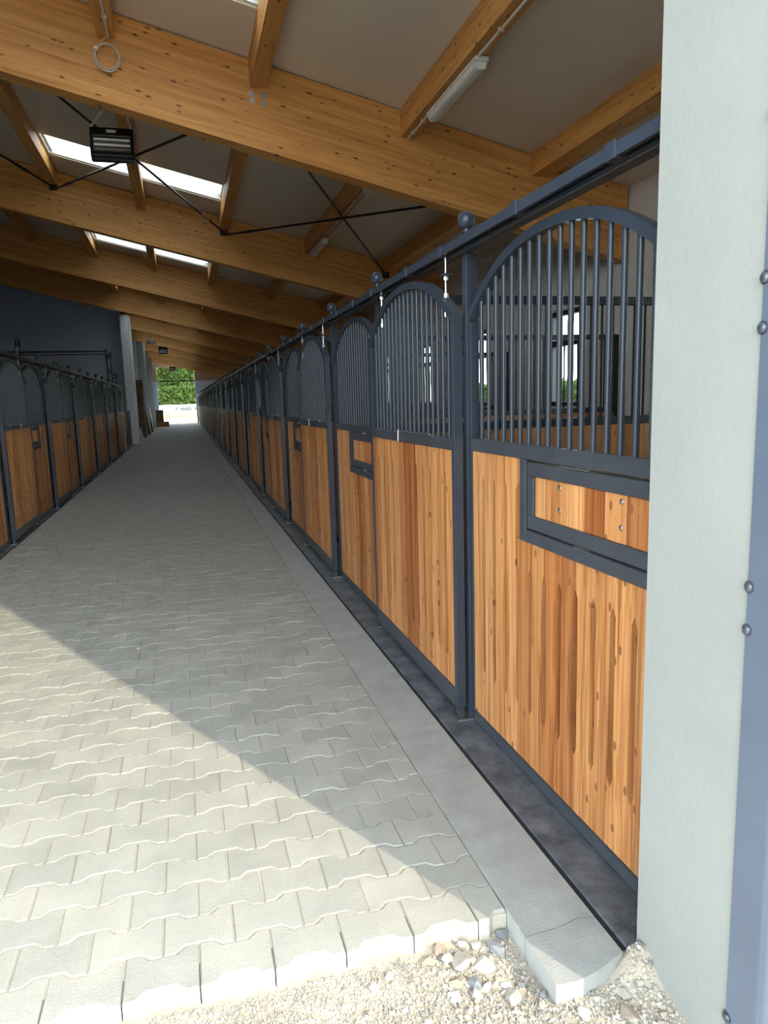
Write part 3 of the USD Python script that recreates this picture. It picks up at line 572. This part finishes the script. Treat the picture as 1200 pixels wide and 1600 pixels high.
for side, X, ystart, n in ((1, R, YA, NR), (-1, L, YL - P, NL+1)):
    s = 'right' if side > 0 else 'left'
    protoP = protoD = postA = None
    for k in range(n):
        yd = ystart + P*k
        # right row: panel k lies before door k; left row: door k then panel k
        yp = yd - (P-D) if side > 0 else yd + D
        lab, grp = far_label('stall screen', side, k, 'fixed stall screen with feed hatch')
        if side > 0 and k == 0: lab = 'large fixed stall screen with arched grille and feed hatch beside the plastered pier'
        if protoP is None: protoP = make_panel(side, yp, lab, 11 if side > 0 else 23, X); tag(protoP, group=grp)
        else: dup(protoP, (X, yp, 0), lab, grp)
        if not (side < 0 and k == 0):
            lab, grp = far_label('sliding door', side, k, 'arched sliding stall door')
            if side > 0 and k == 0: lab = 'nearest sliding stall door, beside the large fixed screen at the pier'
            if side < 0: lab, grp = far_label('sliding door', side, k-1, 'arched sliding stall door')
            if protoD is None: protoD = make_door(side, yd, lab, 5 if side > 0 else 31, X); tag(protoD, group=grp)
            else: dup(protoD, (X, yd, 0), lab, grp)
        for q, yy in enumerate((yd, yd+D)):
            if side < 0 and k == 0 and q == 0: continue
            i = 2*k+q if side > 0 else 2*k+q-1
            lab, grp = far_label('post', side, i, 'steel post with ball finial')
            if postA is None: postA = make_post(side, yy, lab, X); tag(postA, group=grp)
            else: dup(postA, (X, yy, 0), lab, grp)
    ye0, ye1 = (FY1+0.02, ystart+P*(n-1)+D+0.03) if side > 0 else (ystart+0.6, ystart+P*n+0.03)
    t = thing('track_rail', f'long dark steel door track rail along the top of the {s} stall row', 'rail', (X, ye0, 0)); ln = ye1-ye0
    xa, xb, za, zb = -0.073, -0.026, 2.160, 2.196
    c = MB().box(xa, xa+0.004, 0, ln, za, zb).box(xb-0.004, xb, 0, ln, za-0.003, zb).box(xa+0.004, xb-0.004, 0, ln, zb-0.004, zb).box(xa+0.004, xa+0.014, 0, ln, za, za+0.003).box(xb-0.014, xb-0.004, 0, ln, za-0.003, za)
    obj('channel', c.mirror(side), 'steel', t)
    obj('carrier_tube', MB().box(xb+0.001, 0.026, 0, ln, 2.152, 2.200, 0.003).mirror(side), 'steel_frame', t)
    if side > 0:
        sy = [1.83, 2.43, 3.20, 3.72, 4.45]
        sy += [ystart + P*k + o for k in range(1, 12) for o in (-1.1, -0.55, -0.04, 0.55, 1.32)]
        for y in sy:
            obj('sleeve', MB().box(xa-0.004, xb+0.002, y-ye0-0.026, y-ye0+0.026, za-0.004, zb+0.007, 0.001).mirror(side), 'steel', t)
    # tall-wall partitions between the stalls
    pa = None
    for k in range(0, 7 if side > 0 else 5):
        yy = ystart + D + P*k if side > 0 else ystart + P*(k+1)
        dx = XW - X if side > 0 else 3.4
        lab = f'larch board and bar divider behind the {s} stall doors, {ordinal(k)} from the entrance'
        if pa is None:
            pa = thing('stall_divider', lab, 'divider', (X, yy, 0), f'dividers of the {s} row')
            x0, x1 = 0.08, dx-0.02
            obj('bottom_rail', MB().box(x0, x1, -0.02, 0.02, 0.0, 0.06).mirror(side), 'black_steel', pa)
            obj('middle_rail', MB().box(x0, x1, -0.022, 0.022, 1.305, 1.36, 0.003).mirror(side), 'black_steel', pa)
            obj('top_rail', MB().box(x0, x1, -0.022, 0.022, 2.135, 2.19, 0.003).mirror(side), 'black_steel', pa)
            for q in (x0, x1-0.045): obj('end_post', MB().box(q, q+0.045, -0.022, 0.022, 0.0, 2.19).mirror(side), 'black_steel', pa)
            rnd = np.random.default_rng(77); nbd = int((x1-x0)/0.125); w = (x1-x0-0.09)/nbd
            for i in range(nbd):
                a = x0+0.045+w*i
                obj('board', MB().box(a+0.001, a+w-0.001, -0.014, 0.014, 0.06, 1.305, 0.002).mirror(side), LARCH[rnd.integers(len(LARCH))], pa)
            nbar = int((x1-x0)/0.085)
            for i in range(1, nbar):
                a = x0 + (x1-x0)*i/nbar; obj('bar', MB().rod((a, 0, 1.35), (a, 0, 2.14), 0.0085, 8).mirror(side), 'black_steel', pa)
        else: dup(pa, (X, yy, 0), lab, f'dividers of the {s} row')

# tall black frame behind the left row and things at its end
t = thing('tube_frame', 'tall black tube frame rising behind the end of the left stall row', 'frame', (-2.3, 25.9, 0))
obj('post', MB().box(-0.03, 0.03, -0.03, 0.03, 0, 3.42).box(0.07, 0.12, 0.3, 0.35, 0, 3.34), 'black_steel', t)
obj('post', MB().box(-2.63, -2.58, -0.03, 0.03, 0, 3.75).box(-2.77, -2.73, 0.2, 0.24, 0, 3.75), 'black_steel', t)
obj('top_rail', MB().box(-5.5, -0.03, -0.025, 0.025, 3.30, 3.36).box(-5.5, -0.03, -0.025, 0.025, 3.22, 3.26), 'black_steel', t)
for z in (3.15, 2.62): obj('clamp', MB().box(-0.05, 0.14, -0.05, 0.36, z, z+0.12, 0.01), 'black_steel', t)
YE = YL - P + P*(NL+1)
t = thing('wall_ring', 'dark round tether ring on the grey cross wall behind the left row', 'ring', (-2.50, YX-0.02, 2.70))
obj('ring', MB().tube(np.c_[0.075*np.cos(th), np.zeros(40), 0.075*np.sin(th)], 0.022, 6, True), 'black_steel', t, smooth=True); obj('ring_plate', MB().box(-0.03, 0.03, -0.01, 0.02, 0.07, 0.14), 'black_steel', t)
t = thing('plywood_sheet', 'beige sheet standing above the dark boards by the grey wall', 'sheet', (-2.62, YX-0.08, 1.32)); obj('sheet', MB().box(-0.26, 0.22, -0.015, 0.02, 0, 0.52, 0.004), 'conduit', t)
t = thing('end_profile', 'pale upright profile at the end of the left stall row', 'profile', (L-0.02, YE+0.06, 0)); obj('profile', MB().box(-0.035, 0.035, -0.02, 0.03, 0, 2.15, 0.004), 'white_plastic', t)
for k, (ya, yb, lab) in enumerate(((YE+0.45, YE+2.0, 'black low board wall just past the left stall row'), (YE+2.1, YE+3.6, 'second black low board wall, beside the grey pilaster'))):
    t = thing('low_barrier', lab, 'barrier', (L-0.04, ya, 0)); obj('board_face', MB().box(-0.03, 0.03, 0, yb-ya, 0.10, 1.33, 0.005), 'black_steel', t)
    obj('post', MB().box(-0.035, 0.035, -0.04, 0.03, 0, 1.35, 0.004), 'black_steel', t); obj('base_board', MB().box(-0.02, 0.04, 0, yb-ya, 0.02, 0.10), 'larch_mid', t)
# stored goods along the left beyond the pilaster
t = thing('slab', 'pale slab leaning at the foot of the grey pilaster', 'slab', (-1.72, 33.4, 0.0)); obj('slab', MB().add(np.array([(-0.10, 0, 0), (0.02, 0, 0.0), (0.02, 0.5, 0), (-0.10, 0.5, 0), (-0.24, 0, 0.52), (-0.12, 0, 0.54), (-0.12, 0.5, 0.54), (-0.24, 0.5, 0.52)]), BOXF), 'white_bag', t)
t = thing('crate_stack', 'tall stack of brown slatted crates behind the grey pilaster', 'crates', (-1.90, 36.0, 0.0))
for i in range(9): obj('crate', MB().box(-0.22, 0.16, 0, 1.1, 0.30*i+0.01, 0.30*i+0.20, 0.01).box(-0.20, 0.14, 0.03, 1.07, 0.30*i+0.20, 0.30*i+0.31), 'brown_board', t)
for y, h, lab, mt in ((39.0, 2.05, 'dark brown board leaning beside the crate stack', 'brown_board'), (43.6, 2.3, 'black narrow board leaning against the pale far pilaster', 'black_steel'), (44.9, 1.95, 'grey board leaning on the far left wall near the doorway', 'grey_wall')):
    t = thing('leaning_board', lab, 'board', (-1.72, y, 0)); obj('board', MB().add(np.array([(-0.05, 0, 0), (0.03, 0, 0), (0.03, 0.9, 0), (-0.05, 0.9, 0), (-0.26, 0, h), (-0.20, 0, h), (-0.20, 0.9, h), (-0.26, 0.9, h)]), BOXF), mt, t)
t = thing('box_stack', 'brown cardboard boxes stacked by the left side of the far doorway', 'boxes', (-1.60, 53.0, 0)); obj('box', MB().box(-0.35, 0.62, 0, 0.8, 0, 0.34, 0.01), 'cardboard', t); obj('box', MB().box(-0.30, 0.28, 0.1, 0.7, 0.34, 1.15, 0.01), 'brown_board', t)

# ------------------------------------------------------------------ steel jamb on the outer edge of the pier
t = thing('door_jamb', 'blue-grey steel door jamb screwed to the near edge of the plastered pier', 'jamb', (1.12, FY0, -0.1))
w, d, rr = 0.16, 0.105, 0.024
arc = [(rr-rr*math.cos(a), -d+rr-rr*math.sin(a)) for a in np.linspace(0, math.pi/2, 7)]
sec = [(-0.004, 0.0)] + [(-0.004+x, y) for x, y in arc] + [(w, -d), (w, 0.0)]
obj('profile', MB().prism(sec, 'z', 0, 4.70), 'jamb_paint', t, smooth=40)
for z in (1.749, 1.653, 1.125, 1.032, 0.10, 2.05):
    s_ = trimesh.creation.icosphere(2, 0.011); s_.apply_scale([0.55, 1, 1]); s_.apply_translation([-0.006, -0.004, z+0.1]); obj('screw', MB().mesh(s_).rod((-0.0125, -0.004, z+0.1), (-0.0115, -0.004, z+0.1), 0.004, 6).rod((-0.0045, -0.004, z+0.1), (-0.001, -0.004, z+0.1), 0.014, 14), 'screw_steel', t, smooth=40)
obj('bracket', MB().box(0.008, 0.06, -d-0.05, -d, 0.17, 0.178, 0.002).box(0.02, 0.06, -d-0.045, -d, 0.22, 0.228, 0.002).box(0.05, 0.058, -d-0.045, -d, 0.12, 0.30), 'jamb_paint', t)

# ------------------------------------------------------------------ ground outside, gravel and stones
def ground_z(x, y):
    x, y = np.asarray(x, float), np.asarray(y, float)
    z = -0.056 - 0.012*(meshkit.fbm(np.stack([x*5, y*5, 0*x], -1), 3, 3)-0.5)*2
    z = z + 0.05*np.exp(-((x-1.16)/0.07)**2)*np.clip((y-1.2)/0.3, 0, 1)*np.clip((1.9-y)/0.3, 0, 1)
    z = z + 0.062*np.exp(-((x-1.10)/0.055)**2 - ((y-1.515)/0.045)**2)
    z = z - 0.02*np.exp(-((x-0.77)/0.10)**2 - ((y-1.62)/0.12)**2)
    return z
def grid(x0, x1, y0, y1, nx, ny, hole=None):
    xs, ys_ = np.linspace(x0, x1, nx), np.linspace(y0, y1, ny); X_, Y_ = np.meshgrid(xs, ys_)
    v = np.c_[X_.ravel(), Y_.ravel(), ground_z(X_, Y_).ravel()]; i = np.arange(nx-1)[None] + nx*np.arange(ny-1)[:, None]; i = i.ravel()
    return v, np.c_[i, i+1, i+nx+1, i+nx]
tag(obj('ground', MB().add(*grid(-2.2, 1.3, 0.2, 1.87, 150, 90)), 'ground'), kind='structure')
far = MB()
for q in ((-150, -2.2, -150, FY1), (1.3, 150, -150, FY0), (-2.2, 1.3, -150, 0.2), (-150, 150, YEND+0.4, 300), (-150, XLW-0.3, FY1, YEND+0.4), (XW+0.3, 150, FY0, YEND+0.4)):
    far.add([(q[0], q[2], -0.058), (q[1], q[2], -0.058), (q[1], q[3], -0.058), (q[0], q[3], -0.058)], [[0, 1, 2], [0, 2, 3]])
tag(obj('yard', far, 'ground'), kind='structure')
tag(obj('grass_strip', MB().box(-30, 40, 91, 125, -0.06, 0.02), 'dry_grass'), kind='structure')

gravel = thing('gravel', 'fine tan gravel in front of the paving edge', 'gravel', kind='stuff')
def rock(r, seed, flat=0.6, sub_=2, ang=0.35):
    g = np.random.default_rng(seed); p = g.normal(size=(14, 3)); p /= np.linalg.norm(p, axis=1, keepdims=True); p *= (1-ang*g.random(14))[:, None]
    h = trimesh.convex.convex_hull(p*np.array([1, 0.8, flat])*r); return h
n_gr = 60000
gx, gy = rng.uniform(-1.35, 1.14, n_gr), rng.uniform(0.82, 1.80, n_gr)
ok = ~((gx > 0.83) & (gx < 1.08) & (gy > 1.505)) & ~((gx > 1.113) & (gy > FY0-0.12)) & (gx > -0.75-0.3*(gy-0.8)) & ((gy < 1.765) | (gx > 0.84)) & (gy > 0.95)
gx, gy = gx[ok], gy[ok]
gz = ground_z(gx, gy) + rng.uniform(-0.001, 0.003, len(gx))
size = np.exp(rng.normal(math.log(0.0042), 0.35, len(gx)))
coarse = rng.random(len(gx)) < 0.25*np.clip((gx-0.45)/0.25, 0, 1)
size = np.where(coarse, size*1.9, size)
pi_ = UsdGeom.PointInstancer.Define(stage, path_of(gravel) + '/grains')
protos = UsdGeom.Xform.Define(stage, path_of(gravel) + '/grains/kinds')
paths = []
for i, mt in enumerate(('grain_tan', 'grain_grey', 'grain_pale', 'grain_tan')):
    usdkit.mesh(stage, path_of(gravel) + f'/grains/kinds/{["grain", "chip", "pebble", "crumb"][i]}', rock(1.0, 100+i, 0.75), MAT[mt]); paths.append(Sdf.Path(path_of(gravel) + f'/grains/kinds/{["grain", "chip", "pebble", "crumb"][i]}'))
pi_.CreatePrototypesRel().SetTargets(paths)
pi_.CreateProtoIndicesAttr(Vt.IntArray.FromNumpy(rng.integers(0, 4, len(gx)).astype(np.int32)))
pi_.CreatePositionsAttr(Vt.Vec3fArray.FromNumpy(np.c_[gx, gy, gz].astype(np.float32)))
pi_.CreateScalesAttr(Vt.Vec3fArray.FromNumpy(np.repeat(size[:, None], 3, 1).astype(np.float32)))
qq = rng.normal(size=(len(gx), 4)); qq /= np.linalg.norm(qq, axis=1, keepdims=True)
pi_.CreateOrientationsAttr(Vt.QuathArray([Gf.Quath(float(a), float(b), float(c), float(d)) for a, b, c, d in qq]))
tag(pi_, kind='stuff')

def on_ground(u, v, z=-0.045):
    dd = fwd + r2*(u-600)/FPX + u2*(800-v)/FPX; t_ = (z-CAM_H)/dd[2]; return dd[0]*t_, dd[1]*t_
stones = [  # pixel position only to find the spot on the ground; size, height ratio, tint, label
    (722, 1500, 0.060, 0.45, 'stone_pale', 'largest pale broken slab stone in the rubble before the kerb'), (760, 1502, 0.052, 0.5, 'stone_pale', 'pale wedge stone right of the largest slab stone'),
    (772, 1474, 0.062, 0.35, 'stone_grey', 'flat rough grey mortar lump in the corner of pavers and kerb'), (742, 1534, 0.036, 0.7, 'stone_grey', 'smooth blue-grey pebble below the largest slab stone'),
    (716, 1534, 0.040, 0.5, 'stone_tan', 'tan angular stone left of the blue-grey pebble'), (745, 1550, 0.036, 0.5, 'stone_pale', None), (800, 1550, 0.052, 0.4, 'stone_pale', 'broad flat pale stone left of the kerb side'),
    (794, 1528, 0.036, 0.5, 'stone_white', None), (670, 1498, 0.040, 0.4, 'stone_tan', 'flat brownish stone against the paver edge'), (699, 1497, 0.034, 0.6, 'stone_pale', None), (719, 1472, 0.030, 0.6, 'stone_pale', None),
    (742, 1471, 0.032, 0.6, 'stone_white', 'white crumbly stone touching the paver edge'), (710, 1462, 0.018, 0.8, 'stone_white', None), (785, 1452, 0.038, 0.3, 'stone_grey', 'grey sliver leaning in the gap between paver and kerb'),
    (762, 1532, 0.030, 0.5, 'stone_white', None), (687, 1477, 0.034, 0.5, 'stone_tan', None), (709, 1556, 0.040, 0.4, 'stone_white', None), (814, 1526, 0.026, 0.6, 'stone_grey', None), (849, 1548, 0.022, 0.8, 'stone_grey', 'rounded grey pebble at the front corner of the kerb'),
    (912, 1582, 0.036, 0.6, 'stone_white', 'bright white angular stone near the bottom edge of the picture'), (985, 1578, 0.055, 0.25, 'stone_tan', 'broad flat tan stone before the foot of the pier'), (972, 1550, 0.036, 0.4, 'stone_pale', None),
    (607, 1522, 0.028, 0.5, 'stone_pale', 'small square pale stone alone in the fine gravel'), (582, 1540, 0.026, 0.7, 'stone_white', 'bright white pebble alone in the fine gravel'), (577, 1576, 0.020, 0.5, 'stone_tan', None), (880, 1552, 0.020, 0.6, 'stone_pale', None), (945, 1560, 0.022, 0.6, 'stone_pale', None), (1000, 1545, 0.020, 0.6, 'stone_pale', None)]
for i, (u, v, r_, fl, mt, lab) in enumerate(stones):
    x, y = on_ground(u, v); h = rock(r_*0.5*1.5, 300+i, fl, ang=0.25); z = float(ground_z(x, y)) + r_*0.5*fl*0.85
    a = rng.uniform(0, 6.28); h.apply_transform(trimesh.transformations.rotation_matrix(a, [0, 0, 1])); h.apply_transform(trimesh.transformations.rotation_matrix(rng.uniform(-0.2, 0.2), [1, 0, 0]))
    t = thing('stone', lab or 'small unremarkable stone chip lying among the rubble before the kerb', 'stone', (x, y, z), None if lab else 'small stone chips before the kerb'); obj('chip', MB().mesh(h), mt, t)

# small litter on the paving
for u, v, r_, mt, lab in ((217, 1013, 0.020, 'stone_white', 'white scrap of debris lying on the sunlit paving'), (125, 778, 0.10, 'brown_board', 'dark twig lying on the paving near the left row'), (335, 762, 0.09, 'brown_board', 'dark twig lying on the paving far down the aisle'), (383, 764, 0.07, 'stone_grey', 'grey scrap lying beside the right kerb')):
    x, y = on_ground(u, v, 0.004); t = thing('debris', lab, 'debris', (x, y, 0.003)); obj('scrap', MB().mesh(trimesh.convex.convex_hull(np.random.default_rng(int(u)).normal(size=(10, 3))*np.array([r_*0.5, r_*0.3, 0.004]))), mt, t)

# ------------------------------------------------------------------ beyond the far doorway
def tree(x, y, h, w, label, seed, n=5200, leaf=0.55):
    g = np.random.default_rng(seed); t = thing('tree', label, 'tree', (x, y, 0))
    obj('trunk', MB().rod((0, 0, -0.1), (0.1, 0, h*0.5), 0.22, 8, 0.12).rod((0.1, 0, h*0.35), (w*0.25, 0.2, h*0.7), 0.09, 6, 0.04).rod((0.05, 0, h*0.3), (-w*0.25, -0.2, h*0.65), 0.09, 6, 0.04), 'trunk', t)
    c = g.normal(size=(26, 3)); c /= np.linalg.norm(c, axis=1, keepdims=True); c *= (g.random(26)**0.5)[:, None]*np.array([w*0.46, w*0.42, h*0.44]); c[:, 2] += h*0.44
    p = c[g.integers(0, 26, n)] + g.normal(size=(n, 3))*w*0.11
    a, b = g.normal(size=(n, 3)), g.normal(size=(n, 3)); a /= np.linalg.norm(a, axis=1, keepdims=True); b -= a*(a*b).sum(1, keepdims=True); b /= np.linalg.norm(b, axis=1, keepdims=True)
    s_ = leaf*(0.5+0.7*g.random((n, 1))); v = np.stack([p-a*s_*.5, p+b*s_*.3, p+a*s_*.5, p-b*s_*.3], 1).reshape(-1, 3); i = np.arange(n)*4
    obj('foliage', MB().add(v, np.c_[i, i+1, i+2, i+3]), 'leaf', t, kind='stuff')
for x, y, h, w, lab, sd in ((-7.0, 134, 17, 10, 'broad green tree left of centre in the far doorway', 1), (-2.6, 137, 19, 9, 'tall pale green tree in the middle of the far doorway', 2), (2.2, 135, 18, 9, 'green tree at the right edge of the far doorway', 3)):
    tree(x, y, h, w, lab, sd)
for x, y, h, w, sd, wh in ((-1, 150, 21, 16, 4, 'middle'), (-14, 148, 20, 14, 5, 'leftmost'), (9, 148, 20, 14, 6, 'rightmost')): tree(x, y, h, w, f'{wh} of the dense background trees beyond the doorway', sd, 7000, 0.7)
t = thing('shrub_row', 'low green shrubs behind the white building beyond the doorway', 'shrubs', (0, 131, 0))
g = np.random.default_rng(19); n = 7000; p = np.c_[g.uniform(-12, 8, n), g.uniform(-1, 1, n), g.uniform(0, 4.5, n)]
a, b = g.normal(size=(n, 3))*0.22, g.normal(size=(n, 3))*0.16; v = np.stack([p-a, p+b, p+a, p-b], 1).reshape(-1, 3); i = np.arange(n)*4
obj('foliage', MB().add(v, np.c_[i, i+1, i+2, i+3]), 'leaf', t, kind='stuff')
t = thing('white_building', 'low white building with grey windows seen through the far doorway', 'building', (0, 126, 0))
obj('facade', MB().box(-14, 10, 0, 3, -0.1, 1.45), 'white_facade', t)
for a, b in ((-1.1, -0.75), (-0.33, 1.45), (1.95, 3.2), (-6, -4.6)): obj('window', MB().box(a, b, -0.06, 0.02, 0.48, 1.0), 'dark_pane', t)
t = thing('sapling', 'thin staked sapling on the sand outside the far doorway', 'sapling', (-1.6, 76, 0))
obj('stem', MB().rod((0, 0, -0.06), (0.08, 0, 1.7), 0.03, 6), 'trunk', t); obj('stake', MB().rod((0.35, 0, -0.06), (0.1, 0, 1.2), 0.03, 6), 'trunk', t)
t = thing('hedge', 'green hedge glimpsed through the stall windows', 'hedge', (32, 30, -0.06))
g = np.random.default_rng(9); n = 9000; p = np.c_[g.uniform(-1, 1, n), g.uniform(-40, 50, n), g.uniform(0, 2.6, n)]; s_ = 0.5
a, b = g.normal(size=(n, 3))*s_*.5, g.normal(size=(n, 3))*s_*.4; v = np.stack([p-a, p+b, p+a, p-b], 1).reshape(-1, 3); i = np.arange(n)*4
obj('foliage', MB().add(v, np.c_[i, i+1, i+2, i+3]), 'leaf', t, kind='stuff')
